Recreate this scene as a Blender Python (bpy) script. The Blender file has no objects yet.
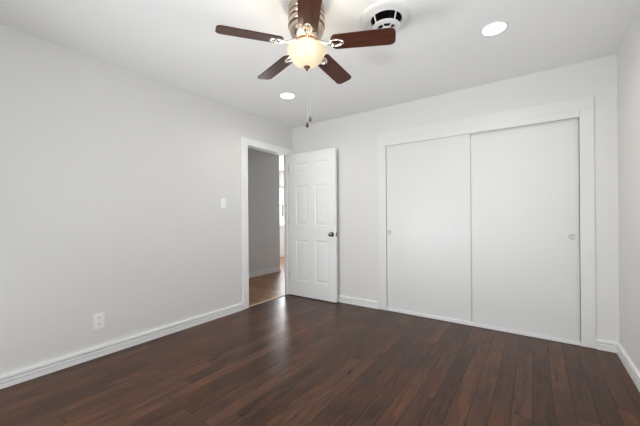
import bpy, bmesh, math, random
from mathutils import Vector, Matrix
PI = math.pi
random.seed(4)
S = bpy.context.scene
COL = S.collection

# ------------------------------------------------------------------ camera
YAW, ROLL, F, HZ, EYE = 0.6170, -0.0077, 302.18, 216.91, 1.1303
rt = Vector((math.cos(YAW), math.sin(YAW), 0)); fw = Vector((-math.sin(YAW), math.cos(YAW), 0)); up = Vector((0, 0, 1))
cr = rt * math.cos(ROLL) + up * math.sin(ROLL)
cu = -rt * math.sin(ROLL) + up * math.cos(ROLL)
cam = bpy.data.cameras.new('camera'); camo = bpy.data.objects.new('camera', cam); COL.objects.link(camo)
m = Matrix.Identity(4)
for i in range(3):
    m[i][0], m[i][1], m[i][2] = cr[i], cu[i], -fw[i]
m[0][3], m[1][3], m[2][3] = 0, 0, EYE
camo.matrix_world = m
cam.sensor_width = 36; cam.lens = F / 640 * 36; cam.shift_y = (HZ - 213) / 640; cam.clip_start = 0.02
S.camera = camo

# ------------------------------------------------------------------ world, daylight, added fill lights, exposure
W = bpy.data.worlds.new('sky'); S.world = W; W.use_nodes = True
bg = W.node_tree.nodes['Background']; bg.inputs[0].default_value = (0.93, 0.97, 1.0, 1); bg.inputs[1].default_value = 2.3

def area(name, loc, direction, sx, sy, power, color):
    l = bpy.data.lights.new(name, 'AREA'); l.shape = 'RECTANGLE'; l.size = sx; l.size_y = sy; l.energy = power; l.color = color
    o = bpy.data.objects.new(name, l); COL.objects.link(o); o.location = loc
    o.rotation_euler = Vector(direction).to_track_quat('-Z', 'Y').to_euler()
    return o
area('daylight_rear_window', (-1.35, -0.415, 1.22), (0, 1, 0), 2.7, 1.9, 2.5, (0.95, 0.975, 1.0))
area('fill_rear_low', (-1.35, -0.38, 0.50), (0, 1, 0), 2.7, 0.4, 8, (0.95, 0.975, 1.0))  # added fill strip, lifts the lower walls
area('fill_rear_right', (-0.42, -0.415, 1.30), (-.3, 1, 0), .8, 1.4, 10, (0.95, 0.975, 1.0))  # added fill panel beside the main window light, power tuned for even walls
# added fill lights in the window openings, aimed up to brighten the ceiling
area('fill_rear_up', (-2.05, -0.30, 0.80), (.5, 1, .55), 1.2, 0.3, 10, (.96, .98, 1)).data.spread = math.radians(110)
area('fill_rear_up_far', (-1.60, -0.30, 0.70), (.35, 1, .5), 1.6, 0.3, 2.4, (.96, .98, 1)).data.spread = math.radians(80)
area('fill_side_up', (0.50, 1.0, 1.05), (-1, .3, 1.0), 1.5, 0.3, 5.2, (.96, .98, 1)).data.spread = math.radians(120)
area('daylight_far_window', (-5.95, 6.35, 1.45), (0.4, -1, -0.1), 1.1, 1.0, 74, (0.93, 0.97, 1.0))

S.view_settings.view_transform = 'Standard'; S.view_settings.look = 'None'
S.view_settings.gamma = 1; S.view_settings.use_curve_mapping = False
S.view_settings.exposure = -0.04

# ------------------------------------------------------------------ materials
def mat(name, color, rough=0.5, metal=0.0, bump=0.0, bscale=200, var=0.0, coat=0.0, spec=0.5):
    M = bpy.data.materials.new(name); M.use_nodes = True
    n = M.node_tree.nodes; L = M.node_tree.links; p = n['Principled BSDF']
    p.inputs['Base Color'].default_value = (*color, 1); p.inputs['Roughness'].default_value = rough
    p.inputs['Metallic'].default_value = metal; p.inputs['Coat Weight'].default_value = coat
    p.inputs['Specular IOR Level'].default_value = spec
    tc = n.new('ShaderNodeTexCoord')
    nz = n.new('ShaderNodeTexNoise'); nz.inputs['Scale'].default_value = bscale; nz.inputs['Detail'].default_value = 3
    L.new(tc.outputs['Object'], nz.inputs['Vector'])
    if bump:
        b = n.new('ShaderNodeBump'); b.inputs['Strength'].default_value = bump; b.inputs['Distance'].default_value = 0.002
        L.new(nz.outputs['Fac'], b.inputs['Height']); L.new(b.outputs['Normal'], p.inputs['Normal'])
    if var:
        mr = n.new('ShaderNodeMapRange'); mr.inputs['To Min'].default_value = 1 - var; mr.inputs['To Max'].default_value = 1 + var
        L.new(nz.outputs['Fac'], mr.inputs['Value'])
        mx = n.new('ShaderNodeVectorMath'); mx.operation = 'SCALE'; mx.inputs[0].default_value = color
        L.new(mr.outputs[0], mx.inputs['Scale']); L.new(mx.outputs[0], p.inputs['Base Color'])
    return M

def wood_floor(name, along_y, ramp_cols, pitch=0.1, length=0.95, rough=0.3, phase=0.015):
    M = bpy.data.materials.new(name); M.use_nodes = True
    n = M.node_tree.nodes; L = M.node_tree.links; p = n['Principled BSDF']
    def math_(op, a, b=None, c=None):
        q = n.new('ShaderNodeMath'); q.operation = op
        for i, v in enumerate((a, b, c)):
            if v is None: continue
            if isinstance(v, (int, float)): q.inputs[i].default_value = v
            else: L.new(v, q.inputs[i])
        return q.outputs[0]
    tc = n.new('ShaderNodeTexCoord'); sp = n.new('ShaderNodeSeparateXYZ'); L.new(tc.outputs['Object'], sp.inputs[0])
    ac, al = (sp.outputs['X'], sp.outputs['Y']) if along_y else (sp.outputs['Y'], sp.outputs['X'])
    r = math_('DIVIDE', math_('ADD', ac, phase + 50 * pitch), pitch)
    row = math_('FLOOR', r); fr = math_('FRACT', r)
    wn = n.new('ShaderNodeTexWhiteNoise'); wn.noise_dimensions = '1D'; L.new(row, wn.inputs['W'])
    c = math_('ADD', math_('DIVIDE', al, length), math_('MULTIPLY', wn.outputs['Value'], 7.3))
    col = math_('FLOOR', c); fc = math_('FRACT', c)
    cv = n.new('ShaderNodeCombineXYZ'); L.new(row, cv.inputs[0]); L.new(col, cv.inputs[1])
    w2 = n.new('ShaderNodeTexWhiteNoise'); w2.noise_dimensions = '2D'; L.new(cv.outputs[0], w2.inputs['Vector'])
    # grain: noise stretched along the plank, shifted per plank
    gv = n.new('ShaderNodeCombineXYZ')
    L.new(math_('MULTIPLY', ac, 22), gv.inputs[0]); L.new(math_('MULTIPLY', al, 2.6), gv.inputs[1]); L.new(math_('MULTIPLY', w2.outputs['Value'], 40), gv.inputs[2])
    g = n.new('ShaderNodeTexNoise'); g.inputs['Scale'].default_value = 1; g.inputs['Detail'].default_value = 6; g.inputs['Roughness'].default_value = .62; g.inputs['Distortion'].default_value = 1.2
    L.new(gv.outputs[0], g.inputs['Vector'])
    gv2 = n.new('ShaderNodeCombineXYZ')
    L.new(math_('MULTIPLY', ac, 160), gv2.inputs[0]); L.new(math_('MULTIPLY', al, 7), gv2.inputs[1]); L.new(math_('MULTIPLY', w2.outputs['Value'], 40), gv2.inputs[2])
    g2 = n.new('ShaderNodeTexNoise'); g2.inputs['Scale'].default_value = 1; g2.inputs['Detail'].default_value = 3
    L.new(gv2.outputs[0], g2.inputs['Vector'])
    t = math_('ADD', math_('MULTIPLY', w2.outputs['Value'], 0.26), math_('MULTIPLY', g.outputs['Fac'], 1.0))
    t = math_('ADD', t, math_('MULTIPLY', g2.outputs['Fac'], 0.22))
    t = math_('SUBTRACT', t, 0.22)
    rp = n.new('ShaderNodeValToRGB'); L.new(t, rp.inputs[0])
    e = rp.color_ramp.elements
    e[0].position = ramp_cols[0][0]; e[0].color = (*ramp_cols[0][1], 1)
    e[1].position = ramp_cols[-1][0]; e[1].color = (*ramp_cols[-1][1], 1)
    for pos, cc in ramp_cols[1:-1]:
        k = e.new(pos); k.color = (*cc, 1)
    # slow mottling inside each board: some greyer, some redder
    mv = n.new('ShaderNodeCombineXYZ')
    L.new(math_('MULTIPLY', ac, 9), mv.inputs[0]); L.new(math_('MULTIPLY', al, 4.5), mv.inputs[1]); L.new(math_('MULTIPLY', w2.outputs['Value'], 23), mv.inputs[2])
    mo = n.new('ShaderNodeTexNoise'); mo.inputs['Scale'].default_value = 1; mo.inputs['Detail'].default_value = 2; L.new(mv.outputs[0], mo.inputs['Vector'])
    hs = n.new('ShaderNodeHueSaturation'); L.new(rp.outputs['Color'], hs.inputs['Color'])
    sr = n.new('ShaderNodeMapRange'); sr.inputs['From Min'].default_value = .32; sr.inputs['From Max'].default_value = .68; sr.inputs['To Min'].default_value = .92; sr.inputs['To Max'].default_value = 1.12
    L.new(mo.outputs['Fac'], sr.inputs['Value']); L.new(sr.outputs[0], hs.inputs['Saturation'])
    vr = n.new('ShaderNodeMapRange'); vr.inputs['From Min'].default_value = .3; vr.inputs['From Max'].default_value = .7; vr.inputs['To Min'].default_value = .78; vr.inputs['To Max'].default_value = 1.16
    L.new(mo.outputs['Fac'], vr.inputs['Value']); L.new(vr.outputs[0], hs.inputs['Value'])
    # seams
    d1 = math_('MULTIPLY', math_('MINIMUM', fr, math_('SUBTRACT', 1.0, fr)), pitch)
    d2 = math_('MULTIPLY', math_('MINIMUM', fc, math_('SUBTRACT', 1.0, fc)), length)
    d = math_('MINIMUM', d1, d2)
    sm = n.new('ShaderNodeMapRange'); sm.inputs['From Min'].default_value = 0.0006; sm.inputs['From Max'].default_value = 0.0034
    L.new(d, sm.inputs['Value'])
    mx = n.new('ShaderNodeMix'); mx.data_type = 'RGBA'; L.new(sm.outputs[0], mx.inputs['Factor'])
    mx.inputs['A'].default_value = (0.008, 0.005, 0.004, 1); L.new(hs.outputs['Color'], mx.inputs['B'])
    L.new(mx.outputs['Result'], p.inputs['Base Color'])
    p.inputs['Roughness'].default_value = rough; p.inputs['Specular IOR Level'].default_value = .2
    rr = n.new('ShaderNodeMapRange'); rr.inputs['To Min'].default_value = rough - .06; rr.inputs['To Max'].default_value = rough + .08
    L.new(g.outputs['Fac'], rr.inputs['Value']); L.new(rr.outputs[0], p.inputs['Roughness'])
    b = n.new('ShaderNodeBump'); b.inputs['Strength'].default_value = 0.25; b.inputs['Distance'].default_value = 0.002
    L.new(math_('ADD', math_('MULTIPLY', sm.outputs[0], 1.0), math_('MULTIPLY', g2.outputs['Fac'], 0.25)), b.inputs['Height'])
    L.new(b.outputs['Normal'], p.inputs['Normal'])
    return M

def blade_wood(name):
    M = mat(name, (0.1, 0.04, 0.02), 0.36, spec=.26)
    n = M.node_tree.nodes; L = M.node_tree.links; p = n['Principled BSDF']
    tc = n.new('ShaderNodeTexCoord'); mp = n.new('ShaderNodeMapping'); mp.inputs['Scale'].default_value = (4, 70, 30)
    nz = n.new('ShaderNodeTexNoise'); nz.inputs['Scale'].default_value = 1; nz.inputs['Detail'].default_value = 5
    rp = n.new('ShaderNodeValToRGB'); e = rp.color_ramp.elements
    e[0].position = .3; e[0].color = (0.040, 0.012, 0.007, 1); e[1].position = .72; e[1].color = (0.105, 0.031, 0.017, 1)
    L.new(tc.outputs['Object'], mp.inputs[0]); L.new(mp.outputs[0], nz.inputs['Vector']); L.new(nz.outputs['Fac'], rp.inputs[0]); L.new(rp.outputs[0], p.inputs['Base Color'])
    return M

def emis(name, color, strength):
    M = bpy.data.materials.new(name); M.use_nodes = True; n = M.node_tree.nodes; L = M.node_tree.links
    n.remove(n['Principled BSDF']); e = n.new('ShaderNodeEmission'); e.inputs[0].default_value = (*color, 1); e.inputs[1].default_value = strength
    L.new(e.outputs[0], n['Material Output'].inputs[0]); return M

def frosted(name):
    M = bpy.data.materials.new(name); M.use_nodes = True; n = M.node_tree.nodes; L = M.node_tree.links
    n.remove(n['Principled BSDF'])
    tr = n.new('ShaderNodeBsdfTranslucent'); tr.inputs[0].default_value = (0.50, 0.46, 0.37, 1)
    df = n.new('ShaderNodeBsdfDiffuse'); df.inputs[0].default_value = (0.92, 0.88, 0.78, 1)
    gl = n.new('ShaderNodeBsdfGlossy'); gl.inputs['Roughness'].default_value = 0.15
    m1 = n.new('ShaderNodeMixShader'); m1.inputs[0].default_value = 0.5; L.new(tr.outputs[0], m1.inputs[1]); L.new(df.outputs[0], m1.inputs[2])
    m2 = n.new('ShaderNodeMixShader'); m2.inputs[0].default_value = 0.05; L.new(m1.outputs[0], m2.inputs[1]); L.new(gl.outputs[0], m2.inputs[2])
    L.new(m2.outputs[0], n['Material Output'].inputs[0]); return M

def pane_glass(name):
    M = bpy.data.materials.new(name); M.use_nodes = True; n = M.node_tree.nodes; L = M.node_tree.links
    n.remove(n['Principled BSDF'])
    t = n.new('ShaderNodeBsdfTransparent'); g = n.new('ShaderNodeBsdfGlossy'); g.inputs['Roughness'].default_value = 0.02
    fr = n.new('ShaderNodeFresnel'); fr.inputs[0].default_value = 1.45
    mx = n.new('ShaderNodeMixShader'); L.new(fr.outputs[0], mx.inputs[0]); L.new(t.outputs[0], mx.inputs[1]); L.new(g.outputs[0], mx.inputs[2])
    L.new(mx.outputs[0], n['Material Output'].inputs[0]); return M

PAINT = mat('greige_wall_paint', (0.79, 0.78, 0.755), 0.55, bump=0.12, bscale=260)
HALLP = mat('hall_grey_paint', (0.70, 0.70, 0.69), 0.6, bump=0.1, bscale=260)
CEIL = mat('ceiling_paint', (0.94, 0.94, 0.94), 0.75, bump=0.15, bscale=180)
TRIM = mat('white_gloss_trim', (0.92, 0.92, 0.915), 0.32, var=.005)
DOORP = mat('white_door_enamel', (0.94, 0.94, 0.93), 0.36, bump=0.04, bscale=90)
SLIDE = mat('white_closet_enamel', (0.80, 0.80, 0.79), 0.34, bump=0.05, bscale=40)
PLATE = mat('white_plastic', (0.95, 0.95, 0.945), 0.3, bump=0.01)
SLOT = mat('dark_slot', (0.03, 0.03, 0.03), 0.6, var=.1)
NICKEL = mat('brushed_nickel', (0.56, 0.46, 0.38), 0.22, 1.0, bump=0.05, bscale=300)
CHROME = mat('polished_nickel', (0.86, 0.83, 0.79), 0.16, 1.0, var=.03)
BRONZE = mat('dark_bronze', (0.10, 0.065, 0.045), 0.3, 0.9, var=.1)
COPPER = mat('copper_nickel', (0.50, 0.30, 0.18), 0.25, 1.0, var=.05)
KNOBM = mat('dark_nickel_knob', (0.22, 0.21, 0.20), 0.22, 1.0, var=.05)
HINGE = mat('satin_hinge', (0.62, 0.62, 0.60), 0.4, 0.6, var=.05)
DUCT = mat('duct_black', (0.008, 0.008, 0.008), 0.8, var=.2)
VENTW = mat('vent_white_enamel', (0.86, 0.86, 0.86), 0.4, var=.02)
BLADE = blade_wood('walnut_blade')
BOWL = frosted('alabaster_glass')
LED = emis('led_disc', (1.0, 0.98, 0.94), 14)
GLASS = pane_glass('window_glass')
CFRAME = mat('closet_frame_paint', (0.82, 0.815, 0.80), 0.4, bump=.04, bscale=80)
PULL = mat('shaded_white_pull', (0.66, 0.65, 0.63), 0.4, var=.05)  # greyer than the door: shade of the cup recess put into the colour
CLOS = mat('closet_interior', (0.55, 0.54, 0.52), 0.7, var=.03)
POST = mat('dark_grip', (0.03, 0.03, 0.03), 0.7, var=.1)
GROUND = mat('outdoor_ground', (0.35, 0.36, 0.30), 0.9, var=.2, bscale=3)
FLOOR = wood_floor('walnut_planks', True, [(0.2, (0.036, 0.0165, 0.0105)), (0.42, (0.064, 0.0290, 0.0170)), (0.62, (0.104, 0.047, 0.0270)), (0.88, (0.175, 0.083, 0.046))], rough=.29)
HFLOOR = wood_floor('hall_planks', False, [(0.2, (0.20, 0.094, 0.045)), (0.5, (0.33, 0.165, 0.084)), (0.9, (0.50, 0.27, 0.145))], rough=.34)
STRIP = mat('threshold_wood', (0.62, 0.48, 0.36), 0.45, var=.2, bscale=40)

# ------------------------------------------------------------------ mesh helpers
def box(bm, x0, x1, y0, y1, z0, z1):
    v = [bm.verts.new((x, y, z)) for x in (x0, x1) for y in (y0, y1) for z in (z0, z1)]
    for f in ((0, 1, 3, 2), (4, 6, 7, 5), (0, 4, 5, 1), (2, 3, 7, 6), (0, 2, 6, 4), (1, 5, 7, 3)):
        bm.faces.new([v[i] for i in f])

def lathe(bm, prof, seg=40, mtx=None, squash=1.0):
    """prof: list of (r, z); revolved about z, then moved by mtx"""
    rings = []
    for r, z in prof:
        if r < 1e-6: ring = [bm.verts.new((0, 0, z))]
        else: ring = [bm.verts.new((r * math.cos(2 * PI * i / seg), squash * r * math.sin(2 * PI * i / seg), z)) for i in range(seg)]
        rings.append(ring)
    for a, b in zip(rings, rings[1:]):
        for i in range(seg):
            j = (i + 1) % seg
            if len(a) == 1 and len(b) == 1: continue
            if len(a) == 1: bm.faces.new((a[0], b[i], b[j]))
            elif len(b) == 1: bm.faces.new((a[i], b[0], a[j]))
            else: bm.faces.new((a[i], b[i], b[j], a[j]))
    if mtx is not None:
        bmesh.ops.transform(bm, matrix=mtx, verts=[v for r in rings for v in r])

def tube(bm, pts, r, seg=8, caps=True):
    pts = [Vector(p) for p in pts]; rad = r if isinstance(r, (list, tuple)) else [r] * len(pts); rings = []
    for i, p in enumerate(pts):
        t = (pts[min(i + 1, len(pts) - 1)] - pts[max(i - 1, 0)]).normalized()
        a = Vector((0, 0, 1)) if abs(t.z) < .9 else Vector((1, 0, 0))
        u = t.cross(a).normalized(); w = u.cross(t)
        rings.append([bm.verts.new(p + rad[i] * (u * math.cos(2 * PI * k / seg) + w * math.sin(2 * PI * k / seg))) for k in range(seg)])
    for a, b in zip(rings, rings[1:]):
        for k in range(seg): bm.faces.new((a[k], a[(k + 1) % seg], b[(k + 1) % seg], b[k]))
    if caps: bm.faces.new(rings[0][::-1]); bm.faces.new(rings[-1])

def prism(bm, poly, z0, z1, mtx=None):
    a = [bm.verts.new((x, y, z0)) for x, y in poly]; b = [bm.verts.new((x, y, z1)) for x, y in poly]
    bm.faces.new(a[::-1]); bm.faces.new(b); N = len(poly)
    for i in range(N): bm.faces.new((a[i], a[(i + 1) % N], b[(i + 1) % N], b[i]))
    if mtx is not None: bmesh.ops.transform(bm, matrix=mtx, verts=a + b)

def torus(bm, R, r, z=0, seg=32, s2=10, squash=1.0, mtx=None):
    vs = [[bm.verts.new(((R + r * math.cos(2 * PI * j / s2)) * math.cos(2 * PI * i / seg), squash * (R + r * math.cos(2 * PI * j / s2)) * math.sin(2 * PI * i / seg), z + r * math.sin(2 * PI * j / s2))) for j in range(s2)] for i in range(seg)]
    for i in range(seg):
        for j in range(s2):
            bm.faces.new((vs[i][j], vs[(i + 1) % seg][j], vs[(i + 1) % seg][(j + 1) % s2], vs[i][(j + 1) % s2]))
    if mtx is not None: bmesh.ops.transform(bm, matrix=mtx, verts=[v for q in vs for v in q])

def obj(name, bm, material, parent=None, smooth=False, bevel=0.0, recalc=True):
    if recalc: bmesh.ops.recalc_face_normals(bm, faces=bm.faces)
    me = bpy.data.meshes.new(name); bm.to_mesh(me); bm.free()
    me.materials.append(material)
    if smooth:
        for p in me.polygons: p.use_smooth = True
        try: me.set_sharp_from_angle(angle=math.radians(38))
        except Exception: pass
    o = bpy.data.objects.new(name, me); COL.objects.link(o)
    if parent: o.parent = parent
    if bevel:
        b = o.modifiers.new('bevel', 'BEVEL'); b.width = bevel; b.segments = 2; b.limit_method = 'ANGLE'
    return o

def tag(o, label, cat, group=None, kind=None):
    o['label'] = label; o['category'] = cat
    if group: o['group'] = group
    if kind: o['kind'] = kind
    return o

def struct(name, bm, material, label, cat, bevel=0.0, smooth=False):
    return tag(obj(name, bm, material, None, smooth, bevel), label, cat, kind='structure')

def empty(name, loc, label, cat, group=None, kind=None):
    o = bpy.data.objects.new(name, None); COL.objects.link(o); o.location = loc; o.empty_display_size = .1
    return tag(o, label, cat, group, kind)

def boxes(*bs):
    bm = bmesh.new()
    for b in bs: box(bm, *b)
    return bm

# ------------------------------------------------------------------ room shell
XL, XR, YB, YR, H = -2.914, 0.558, 3.417, -0.435, 2.44
WT, TOP = 0.10, 2.60
DY0, DY1, DZ = 2.525, 3.350, 2.050          # rough opening of the bedroom door
CX0, CX1, CZ = -1.447, 0.320, 2.035         # closet opening
WX0, WX1, WZ0, WZ1 = -2.75, 0.05, 0.22, 2.22   # rear window
HX = -4.36; HY = 4.68; FY = 6.40; FX = -9.0
SY0, SY1, SZ0, SZ1 = 0.2, 1.8, .9, 2.1          # unseen side window, added to house a fill light
VX, VY = -0.793, 1.893                        # ceiling vent

struct('floor', boxes((XL - WT + .065, XR + .1, YR - .1, YB + .02, -0.06, 0)), FLOOR, 'dark walnut plank floor running from the closet to the front of the bedroom', 'floor')
struct('wall_left', boxes((XL - WT, XL, YR - .1, DY0, 0, TOP), (XL - WT, XL, DY1, YB + 1.0, 0, TOP), (XL - WT, XL, DY0, DY1, DZ, TOP)), PAINT, 'long pale greige wall on the left with the doorway, switch and outlet', 'wall')
struct('wall_back', boxes((XL, CX0, YB, YB + WT, 0, TOP), (CX1, XR + .1, YB, YB + WT, 0, TOP), (CX0, CX1, YB, YB + WT, CZ, TOP)), PAINT, 'pale back wall around the sliding closet doors', 'wall')
struct('wall_right', boxes((XR, XR + .1, YR - .1, SY0, 0, TOP), (XR, XR + .1, SY1, YB + .9, 0, TOP), (XR, XR + .1, SY0, SY1, 0, SZ0), (XR, XR + .1, SY0, SY1, SZ1, TOP)), PAINT, 'narrow sliver of pale wall at the right edge, beside the closet', 'wall')
struct('wall_rear', boxes((XL, WX0, YR - .1, YR, 0, TOP), (WX1, XR, YR - .1, YR, 0, TOP), (WX0, WX1, YR - .1, YR, 0, WZ0), (WX0, WX1, YR - .1, YR, WZ1, TOP)), PAINT, 'pale wall with a window behind the viewer', 'wall')

bm = bmesh.new()
def loop(pts):
    vs = [bm.verts.new(p) for p in pts]
    return [bm.edges.new((vs[i], vs[(i + 1) % len(vs)])) for i in range(len(vs))]
ed = loop([(XL - WT, YR - .1, H), (XR + .1, YR - .1, H), (XR + .1, YB + WT, H), (XL - WT, YB + WT, H)])
ed += loop([(VX + .1 * math.cos(2 * PI * i / 40), VY + .1 * math.sin(2 * PI * i / 40), H) for i in range(40)])
bmesh.ops.triangle_fill(bm, use_beauty=True, edges=ed)
bad = [f for f in bm.faces if (f.calc_center_median().xy - Vector((VX, VY))).length < .1 and all((v.co.xy - Vector((VX, VY))).length < .101 for v in f.verts)]
bmesh.ops.delete(bm, geom=bad, context='FACES_ONLY')
box(bm, XL - WT, XR + .1, YR - .1, YB + 1.0, TOP, TOP + .05)  # unseen slab over the ceiling, added to keep outside light out
struct('ceiling', bm, CEIL, 'smooth white bedroom ceiling with the fan, vent and recessed lights', 'ceiling')

# closet interior behind the sliding doors
struct('wall_closet', boxes((CX0 - .06, CX0 - .02, YB + WT, YB + .75, 0, TOP), (CX1 + .02, CX1 + .06, YB + WT, YB + .75, 0, TOP), (CX0 - .06, CX1 + .06, YB + .71, YB + .75, 0, TOP)), CLOS, 'inside walls of the closet behind the sliding doors', 'wall')
struct('floor_closet', boxes((CX0 - .06, CX1 + .06, YB + .02, YB + .75, -0.06, -0.001)), FLOOR, 'dark plank floor inside the closet', 'floor')

# hallway and the bright room past it
struct('floor_hall', boxes((FX, XL - WT + .064, 1.0, FY + .1, -0.06, 0)), HFLOOR, 'lighter brown plank floor of the hallway past the doorway', 'floor')
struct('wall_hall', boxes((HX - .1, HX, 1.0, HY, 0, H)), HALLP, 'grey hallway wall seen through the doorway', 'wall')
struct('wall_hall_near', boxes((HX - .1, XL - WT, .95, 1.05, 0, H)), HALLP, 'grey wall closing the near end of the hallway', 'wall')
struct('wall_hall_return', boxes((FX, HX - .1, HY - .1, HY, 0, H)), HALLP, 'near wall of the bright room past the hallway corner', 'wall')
FW = (-6.75, -5.15, 0.92, 2.02)
struct('wall_far', boxes((FX, FW[0], FY, FY + .1, 0, H), (FW[1], -2.7, FY, FY + .1, 0, H), (FW[0], FW[1], FY, FY + .1, 0, FW[2]), (FW[0], FW[1], FY, FY + .1, FW[3], H)), TRIM, 'white window wall of the bright room past the hallway', 'wall')
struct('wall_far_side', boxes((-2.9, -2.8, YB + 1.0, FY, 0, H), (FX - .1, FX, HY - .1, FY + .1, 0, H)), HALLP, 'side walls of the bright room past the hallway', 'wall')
struct('ceiling_hall', boxes((FX, XL - WT, .95, FY + .1, H, H + .05), (XL - WT, -2.8, YB + 1.0, FY + .1, H, H + .05)), CEIL, 'white ceiling of the hallway', 'ceiling')

# ------------------------------------------------------------------ trim
def board_profile(h=0.086, t=0.021):
    return [(0, 0), (t, 0), (t, h * .38), (t * .45, h * .395), (t * .45, h * .435), (t, h * .45), (t, h * .67), (t * .06, h * .68), (t * .06, h * .775), (t * .97, h * .785), (t * .86, h * .97), (t * .40, h), (0, h)]
def baseboard(name, p0, p1, nrm, label, m=TRIM):
    """extrude the profile from p0 to p1 (floor points on the wall face); nrm points into the room"""
    bm = bmesh.new(); n = Vector((*nrm, 0)); rs = []
    for p in (p0, p1):
        rs.append([bm.verts.new(Vector((p[0], p[1], 0)) + n * d + Vector((0, 0, z + .0035))) for d, z in board_profile()])
    N = len(rs[0])
    for i in range(N): bm.faces.new((rs[0][i], rs[0][(i + 1) % N], rs[1][(i + 1) % N], rs[1][i]))
    bm.faces.new(rs[0][::-1]); bm.faces.new(rs[1])
    return struct(name, bm, m, label, 'baseboard')
baseboard('baseboard_left', (XL, YR), (XL, 2.455), (1, 0), 'white moulded baseboard along the foot of the long left wall')
baseboard('baseboard_back', (XL, YB), (-1.548, YB), (0, -1), 'short white baseboard between the open door and the closet')
baseboard('baseboard_back_right', (0.416, YB), (XR, YB), (0, -1), 'tiny piece of white baseboard between the closet and the right corner')
baseboard('baseboard_right', (XR, YR), (XR, YB), (-1, 0), 'white baseboard along the foot of the right wall')
baseboard('baseboard_rear', (XL, YR), (XR, YR), (0, 1), 'white baseboard under the window behind the viewer')
baseboard('baseboard_hall', (HX, 1.05), (HX, HY), (1, 0), 'white baseboard at the foot of the grey hallway wall')
baseboard('baseboard_far', (FX, FY), (-2.9, FY), (0, -1), 'white baseboard under the far window')

# bedroom door frame: jambs, stops and casing
JY0, JY1, JZ = 2.540, 3.335, 2.036
bm = boxes((XL - WT - .002, XL + .002, DY0, JY0, 0.0, JZ), (XL - WT - .002, XL + .002, JY1, DY1, 0.0, JZ), (XL - WT - .002, XL + .002, DY0, DY1, JZ, DZ))
for x0, x1, y0, y1, z0, z1 in ((XL - .065, XL - .036, JY0, JY0 + .011, 0, JZ), (XL - .065, XL - .036, JY1 - .011, JY1, 0, JZ), (XL - .065, XL - .036, JY0, JY1, JZ - .011, JZ)): box(bm, x0, x1, y0, y1, z0, z1)
fr = struct('trim_1', bm, TRIM, 'white wooden frame of the bedroom doorway in the left wall', 'door frame', bevel=.002)
def casing(y0, y1, z0, z1):
    b = bmesh.new(); box(b, XL, XL + .017, y0, y1, z0, z1)
    return obj('casing', b, TRIM, fr, bevel=.004)
casing(2.456, 2.547, 0.008, 2.029); casing(3.327, 3.414, 0.008, 2.029); casing(2.456, 3.414, 2.029, 2.116)
for y0, y1, z0, z1 in ((2.456, 2.547, 0, 2.116), (3.350, 3.440, 0, 2.116), (2.547, 3.350, 2.029, 2.116)):
    b = bmesh.new(); box(b, XL - WT - .012, XL - WT, y0, y1, z0, z1); obj('hall_casing', b, TRIM, fr, bevel=.003)
struct('trim_2', boxes((XL - .062, XL - .022, JY0, JY1, 0, .007)), STRIP, 'pale wood threshold strip across the bedroom doorway', 'threshold', bevel=.002)

# closet frame: flat casing, head fascia, jambs, bottom track
PR = .013
bm = boxes((CX0 - .015, CX0, YB - .002, YB + WT, 0, CZ), (CX1, CX1 + .015, YB - .002, YB + WT, 0, CZ))
cf = struct('trim_3', bm, CFRAME, 'flat white frame around the sliding closet doors', 'closet frame')
for x0, x1, z0, z1 in ((-1.548, CX0, .006, 2.035), (CX1, .415, .006, 2.035), (-1.548, .415, 2.035, 2.135)):
    b = bmesh.new(); box(b, x0, x1, YB - PR, YB + .001, z0, z1); obj('casing', b, CFRAME, cf, bevel=.0025)
b = bmesh.new(); box(b, CX0, CX1, YB - PR - .006, YB + .002, 1.970, 2.040); obj('fascia', b, CFRAME, cf, bevel=.003)
b = bmesh.new(); box(b, CX0, CX1, YB + .004, YB + .095, 0.0, 0.016); box(b, CX0, CX1, YB - .006, YB + .002, 0.005, 0.042); obj('bottom_track', b, TRIM, cf, bevel=.002)
b = bmesh.new(); box(b, CX0, CX1, YB + .014, YB + .096, 2.000, 2.035); obj('top_track', b, HINGE, cf)

# ------------------------------------------------------------------ six-panel bedroom door, standing open
def panel_door(name, w, h, t, xs, zs, label):
    """x 0..w from the hinge, front face at y 0, back at y t; xs / zs: panel spans"""
    bm = bmesh.new()
    gx = sorted({0, w, *[a for s in xs for a in s]}); gz = sorted({0, h, *[a for s in zs for a in s]})
    for side in (0, 1):
        Y = (lambda d: d) if side == 0 else (lambda d: t - d)
        for i in range(len(gx) - 1):
            for j in range(len(gz) - 1):
                x0, x1, z0, z1 = gx[i], gx[i + 1], gz[j], gz[j + 1]
                ring = lambda q, d: [bm.verts.new(p) for p in ((x0 + q, Y(d), z0 + q), (x1 - q, Y(d), z0 + q), (x1 - q, Y(d), z1 - q), (x0 + q, Y(d), z1 - q))]
                if (x0, x1) in xs and (z0, z1) in zs:
                    rs = [ring(0, 0), ring(.004, .0015), ring(.011, .0045), ring(.018, .0045), ring(.050, .0012), ring(.058, .001)]
                    for a, b in zip(rs, rs[1:]):
                        for k in range(4): bm.faces.new((a[k], a[(k + 1) % 4], b[(k + 1) % 4], b[k]))
                    bm.faces.new(rs[-1])
                else: bm.faces.new(ring(0, 0))
    bmesh.ops.remove_doubles(bm, verts=bm.verts, dist=1e-5)
    es = [e for e in bm.edges if e.is_boundary]
    for x in (0, w): bm.faces.new([bm.verts.new(p) for p in ((x, 0, 0), (x, t, 0), (x, t, h), (x, 0, h))])
    for z in (0, h): bm.faces.new([bm.verts.new(p) for p in ((0, 0, z), (w, 0, z), (w, t, z), (0, t, z))])
    bmesh.ops.remove_doubles(bm, verts=bm.verts, dist=1e-5)
    return struct(name, bm, DOORP, label, 'door')
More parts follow.
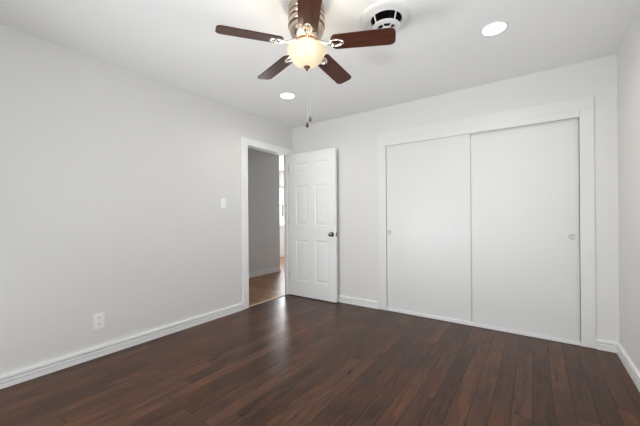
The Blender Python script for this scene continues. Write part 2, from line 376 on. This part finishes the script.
dr = panel_door('door_1', .796, 2.020, .035, [(.128, .338), (.462, .680)], [(.220, .797), (.998, 1.560), (1.732, 1.880)], 'white six-panel bedroom door standing open against the back wall')
dr.location = (-2.905, 3.322, 0.012); dr.rotation_euler = (0, 0, math.radians(0.3))
def knob(side):
    b = bmesh.new()
    prof = [(0, .066), (.012, .065), (.021, .060), (.0265, .050), (.0265, .042), (.021, .034), (.012, .028), (.010, .020), (.0105, .008)]
    rot = Matrix.Translation((.738, 0 if side else .035, .888)) @ Matrix.Rotation(PI / 2 if side else -PI / 2, 4, 'X')
    lathe(b, prof, 28, rot); k = obj('door_knob', b, KNOBM, dr, True)
    b = bmesh.new(); lathe(b, [(.0, .0085), (.012, .0085), (.028, .006), (.032, .003), (.033, 0)], 28, rot); obj('knob_rose', b, KNOBM, k, True)
knob(True); knob(False)
b = bmesh.new(); box(b, .7955, .7975, .006, .029, .86, .916); lathe(b, [(.0085, 0), (.008, .008), (0, .009)], 12, Matrix.Translation((.797, .0175, .888)) @ Matrix.Rotation(PI / 2, 4, 'Y')); obj('latch_plate', b, KNOBM, dr)
for z in (.24, 1.02, 1.78):
    b = bmesh.new(); tube(b, [(-.004, -.005, z), (-.004, -.005, z + .09)], .0055, 10)
    for q in (.0, .018, .036, .054, .072, .09): torus(b, .0055, .0006, z + q, 10, 4, mtx=Matrix.Translation((-.004, -.005, 0)))
    box(b, -.002, .0005, 0.0, .033, z, z + .09); obj('hinge', b, HINGE, dr, True)

# ------------------------------------------------------------------ sliding closet doors
def slider(name, x0, x1, y0, px, label, top):
    b = bmesh.new(); box(b, x0, x1, y0, y0 + .016, .030, top); d = struct(name, b, SLIDE, label, 'closet door', bevel=.002)
    b = bmesh.new(); lathe(b, [(0, .0006), (.017, .0010), (.021, .0032), (.0245, .0038), (.027, .0022), (.0275, 0)], 28, Matrix.Translation((px, y0, .938)) @ Matrix.Rotation(PI / 2, 4, 'X'))
    obj('finger_pull', b, PULL, d, True)
slider('door_2', CX0 + .001, -.532, YB + .003, -1.412, 'left sliding closet door, flat white, in front of the right one', 1.995)
slider('door_3', -.562, CX1 - .0008, YB + .021, .270, 'right sliding closet door, flat white, set behind the left one', 1.978)

# ------------------------------------------------------------------ windows
def window(name, x0, x1, z0, z1, y, inward, label, bars):
    """bars: x positions of mullions; y = room face of the wall; inward = +1 when the room lies at larger y"""
    s = inward; Y = lambda d: y + s * d
    b = bmesh.new()
    def bx(xa, xb, da, db, za, zb): box(b, xa, xb, min(Y(da), Y(db)), max(Y(da), Y(db)), za, zb)
    for xa, xb, za, zb in ((x0, x0 + .04, z0, z1), (x1 - .04, x1, z0, z1), (x0, x1, z0, z0 + .04), (x0, x1, z1 - .04, z1)): bx(xa, xb, -.08, -.03, za, zb)
    wf = struct(name, b, TRIM, label, 'window', bevel=.003)
    b = bmesh.new()
    for q in bars: bx(q - .018, q + .018, -.075, -.035, z0 + .04, z1 - .04)
    bx(x0 + .04, x1 - .04, -.07, -.04, (z0 + z1) / 2 - .015, (z0 + z1) / 2 + .015); obj('sash_bars', b, TRIM, wf)
    b = bmesh.new(); bx(x0 + .03, x1 - .03, -.057, -.053, z0 + .03, z1 - .03); obj('pane', b, GLASS, wf)
    b = bmesh.new(); bx(x0 - .09, x1 + .09, -.03, .05, z0 - .03, z0); bx(x0 - .07, x1 + .07, 0, .016, z0 - .10, z0 - .03); obj('sill', b, TRIM, wf, bevel=.004)
    b = bmesh.new(); bx(x0 - .08, x0, 0, .016, z0, z1 + .08); bx(x1, x1 + .08, 0, .016, z0, z1 + .08); bx(x0, x1, 0, .016, z1, z1 + .08); obj('casing', b, TRIM, wf, bevel=.003)
    return wf
window('window_1', WX0, WX1, WZ0, WZ1, YR, 1, 'white framed window behind the viewer', [-2.05, -1.35, -0.65])
wn2 = window('window_2', FW[0], FW[1], FW[2], FW[3], FY, -1, 'white framed window in the bright room past the hallway', [-5.865, -6.3, -5.45])
sw1 = window('window_3_added', SY0, SY1, SZ0, SZ1, 0, 1, 'white framed window added in the right wall for fill light, outside the view', [1.0])
sw1.rotation_euler = (0, 0, PI / 2); sw1.location = (XR, 0, 0)
b = bmesh.new(); tube(b, [(-5.803, FY - .045, 1.90), (-5.803, FY - .045, 1.50)], .005, 8); wd = obj('blind_wand', b, HINGE, wn2)
b = bmesh.new(); tube(b, [(-5.803, FY - .045, 1.50), (-5.803, FY - .045, 1.46), (-5.803, FY - .045, 1.18), (-5.803, FY - .045, 1.16)], [.006, .013, .013, .006], 10); obj('wand_grip', b, POST, wd)
struct('ground', boxes((-14, 6, FY + .1, 14, -.25, -.2), (-8, 6, -8, YR - .1, -.25, -.2)), GROUND, 'ground outside the windows', 'ground')

# ------------------------------------------------------------------ switch and outlet
sw = empty('light_switch', (XL, 2.193, 1.290), 'white light switch plate on the left wall beside the doorway', 'light switch')
b = bmesh.new(); box(b, 0, .006, -.038, .038, -.060, .060); obj('wall_plate', b, PLATE, sw, bevel=.003)
b = bmesh.new(); box(b, .005, .008, -.017, .017, -.034, .034); rk = obj('rocker_frame', b, PLATE, sw, bevel=.001)
b = bmesh.new()
v = [b.verts.new(p) for p in ((.006, -.0145, -.031), (.006, .0145, -.031), (.006, .0145, .031), (.006, -.0145, .031), (.0125, -.0145, -.031), (.0125, .0145, -.031), (.0085, .0145, .031), (.0085, -.0145, .031))]
for f in ((0, 1, 2, 3), (4, 5, 6, 7), (0, 1, 5, 4), (1, 2, 6, 5), (2, 3, 7, 6), (3, 0, 4, 7)): b.faces.new([v[i] for i in f])
obj('rocker', b, PLATE, sw, bevel=.0008)
for z in (-.048, .048):
    b = bmesh.new(); lathe(b, [(.0035, 0), (.0032, .0012), (0, .0016)], 12, Matrix.Translation((.0058, 0, z)) @ Matrix.Rotation(PI / 2, 4, 'Y')); obj('screw', b, PLATE, sw)

ol = empty('wall_outlet', (XL, .968, .295), 'white duplex power outlet low on the left wall above the baseboard', 'outlet')
b = bmesh.new(); box(b, 0, .006, -.039, .039, -.065, .065); obj('wall_plate', b, PLATE, ol, bevel=.003)
for z in (-.026, .026):
    b = bmesh.new(); prism(b, [(.0165 * math.cos(2 * PI * i / 24), max(-.0135, min(.0135, .0185 * math.sin(2 * PI * i / 24)))) for i in range(24)], .005, .0085, Matrix.Translation((0, 0, z)) @ Matrix.Rotation(PI / 2, 4, 'Y'))
    r = obj('receptacle', b, PLATE, ol)
    b = bmesh.new(); box(b, .0083, .0089, -.0075, -.0050, z - .001, z + .0085); box(b, .0083, .0089, .0050, .0072, z - .001, z + .0075); lathe(b, [(.0028, 0), (0, .0004)], 12, Matrix.Translation((.0085, 0, z - .0075)) @ Matrix.Rotation(PI / 2, 4, 'Y'))
    obj('slots', b, SLOT, r)
b = bmesh.new(); lathe(b, [(.0035, 0), (.0032, .0012), (0, .0016)], 12, Matrix.Translation((.0058, 0, 0)) @ Matrix.Rotation(PI / 2, 4, 'Y')); obj('screw', b, HINGE, ol)

# ------------------------------------------------------------------ recessed lights
def can(x, y, label):
    e = empty('recessed_light', (x, y, H), label, 'ceiling light', 'recessed lights in the bedroom ceiling')
    b = bmesh.new(); lathe(b, [(.086, 0), (.085, -.002), (.080, -.004), (.074, -.005), (.071, -.003), (.071, .001)], 48); obj('trim_ring', b, VENTW, e, True)
    b = bmesh.new(); lathe(b, [(.0715, -.0030), (.05, -.0045), (0, -.005)], 48); obj('light_disc', b, LED, e, True)
    l = bpy.data.lights.new('recessed_lamp', 'AREA'); l.shape = 'DISK'; l.size = .14; l.energy = 3.5; l.color = (1, .97, .92); l.spread = math.radians(150)
    lo = bpy.data.objects.new('recessed_lamp', l); COL.objects.link(lo); lo.parent = e; lo.location = (0, 0, -.012)
    return e
can(-.222, 2.437, 'bright round recessed light near the closet, right of the fan')
can(-2.163, 2.461, 'bright round recessed light near the left wall and doorway, below the fan blades')

# ------------------------------------------------------------------ round ceiling vent
vt = empty('ceiling_vent', (VX, VY, H), 'round white ceiling vent with a dark duct, partly behind the right fan blade', 'vent')
b = bmesh.new(); lathe(b, [(.176, 0), (.175, -.004), (.166, -.009), (.150, -.011), (.138, -.008), (.126, -.008), (.113, -.011), (.104, -.012), (.1005, -.009), (.100, .010)], 56); obj('flange', b, VENTW, vt, True)
b = bmesh.new(); lathe(b, [(.0985, -.004), (.0985, .150), (0, .150)], 40); obj('duct', b, DUCT, vt, True)
b = bmesh.new(); lathe(b, [(.092, -.056), (.089, -.060), (.074, -.066), (.062, -.069), (.060, -.066), (.074, -.062), (.088, -.057), (.092, -.056)], 48); obj('damper_ring', b, VENTW, vt, True)
b = bmesh.new(); lathe(b, [(0, -.078), (.016, -.078), (.032, -.074), (.034, -.069), (.030, -.066), (0, -.066)], 36); obj('centre_disc', b, VENTW, vt, True)
for k in range(6):
    b = bmesh.new(); a = PI / 6 + k * PI / 3; tube(b, [(.034 * math.cos(a), .034 * math.sin(a), -.069), (.063 * math.cos(a), .063 * math.sin(a), -.067)], .005, 6); obj('spoke', b, VENTW, vt)
for k in range(4):
    b = bmesh.new(); a = PI / 4 + k * PI / 2 + .3; tube(b, [(.078 * math.cos(a), .078 * math.sin(a), -.063), (.098 * math.cos(a), .098 * math.sin(a), -.004)], .0045, 6); obj('bracket', b, VENTW, vt)

# ------------------------------------------------------------------ ceiling fan
FXc, FYc = -1.149, 1.491
fan = empty('ceiling_fan', (FXc, FYc, H), 'five-bladed ceiling fan with nickel housing, walnut blades and a lit glass bowl', 'ceiling fan')
b = bmesh.new()
lathe(b, [(0, 0), (.104, 0), (.110, -.004), (.112, -.012), (.112, -.050), (.108, -.054), (.108, -.060), (.113, -.064), (.114, -.084), (.110, -.088), (.110, -.094), (.1135, -.098), (.1135, -.125), (.109, -.130), (.108, -.136), (.110, -.140), (.106, -.160), (.096, -.184), (.084, -.202), (.074, -.212), (.070, -.216), (0, -.216)], 64)
hs = obj('motor_housing', b, NICKEL, fan, True)
b = bmesh.new()
for z in (-.057, -.091, -.133): torus(b, .1105, .0028, z, 64, 8)
obj('band', b, BRONZE, hs, True)
b = bmesh.new(); lathe(b, [(0, -.214), (.066, -.214), (.072, -.219), (.072, -.234), (.064, -.240), (0, -.240)], 48); obj('flywheel', b, COPPER, fan, True)
b = bmesh.new(); lathe(b, [(0, -.238), (.050, -.238), (.052, -.246), (.052, -.258), (.058, -.262), (.058, -.266), (0, -.266)], 48); obj('light_fitter', b, NICKEL, fan, True)
# glass bowl, open at the top
b = bmesh.new()
out = [(.119, -.2685), (.1225, -.272), (.1225, -.279), (.117, -.288), (.110, -.297), (.105, -.308), (.099, -.322), (.088, -.340), (.072, -.356), (.052, -.367), (.030, -.374), (.012, -.3765)]
inn = [(r - .004, z + .003) for r, z in out[::-1]]
lathe(b, out + inn, 64); bowl = obj('glass_bowl', b, BOWL, fan, True)
b = bmesh.new(); lathe(b, [(0, -.366), (.016, -.368), (.021, -.374), (.019, -.380), (.012, -.386), (.009, -.391), (.007, -.397), (.003, -.402), (0, -.403)], 28); obj('finial', b, BRONZE, bowl, True)
for a in (-50, 70, 190):
    lt = bpy.data.lights.new('fan_bulb', 'POINT'); lt.energy = 1.35; lt.color = (1.0, .92, .76); lt.shadow_soft_size = .018
    lo = bpy.data.objects.new('fan_bulb', lt); COL.objects.link(lo); lo.parent = fan; lo.location = (.078 * math.cos(math.radians(a)), .078 * math.sin(math.radians(a)), -.285)
# pull chains
for (dx, dy, z1) in ((0, 0, -.722), (.017, .010, -.686)):
    b = bmesh.new(); z0 = -.395 if dx == 0 else -.380; n = int((z0 - z1) / .0052)
    for i in range(n):
        bmesh.ops.create_icosphere(b, subdivisions=1, radius=.0019, matrix=Matrix.Translation((dx, dy, z0 - i * .0052)))
    tube(b, [(dx, dy, z0), (dx, dy, z1)], .0008, 5)
    ch = obj('pull_chain', b, HINGE, fan, True)
    b = bmesh.new(); lathe(b, [(0, .004), (.003, .003), (.004, -.004), (.007, -.012), (.0095, -.020), (.0105, -.027), (.008, -.0285), (0, -.027)], 20, Matrix.Translation((dx, dy, z1))); obj('chain_bell', b, BRONZE if dx == 0 else KNOBM, ch, True)
# blades: x runs outward from the hub
def blade_outline():
    pts = []; r0, r1, wr, wt = .150, .538, .057, .062
    for i in range(13):
        a = PI / 2 + PI * i / 12; pts.append((r0 + .035 + .035 * math.cos(a), wr * math.sin(a)))
    c = .034
    for sgn in (-1, 1):
        for i in range(7):
            a = (-PI / 2 + PI / 2 * i / 6) if sgn < 0 else (PI / 2 * i / 6)
            pts.append((r1 - c + c * math.cos(a), sgn * (wt - c) + c * math.sin(a)))
    return pts
BZ = -.252
PITCH = math.radians(-12)
for k in range(5):
    ang = math.radians(-122.2 + 72 * k)
    e = Matrix.Rotation(ang, 4, 'Z') @ Matrix.Translation((0, 0, BZ + .014)) @ Matrix.Rotation(math.radians(2.6), 4, 'Y') @ Matrix.Rotation(PITCH, 4, 'X')
    b = bmesh.new(); prism(b, blade_outline(), -.003, .004); bl = obj('blade', b, BLADE, fan, bevel=.0015); bl.matrix_local = e
    b = bmesh.new()
    arm = Matrix.Rotation(-PITCH, 4, 'X')
    tube(b, [(.060, 0, .016), (.085, 0, .012), (.110, 0, .002), (.130, 0, -.005), (.150, 0, -.006)], [.017, .012, .009, .0095, .012], 12)
    torus(b, .040, .0080, -.005, 40, 10, .62, Matrix.Translation((.188, 0, 0)))
    lathe(b, [(.039, -.0032), (.034, -.0036), (0, -.0036)], 30, Matrix.Translation((.188, 0, 0)), .62)
    ir = obj('blade_iron', b, CHROME, bl, True)
    b = bmesh.new(); lathe(b, [(.030, -.0035), (.027, -.0058), (.014, -.0064), (0, -.0064)], 28, Matrix.Translation((.188, 0, 0)), .58); obj('medallion', b, NICKEL, bl, True)
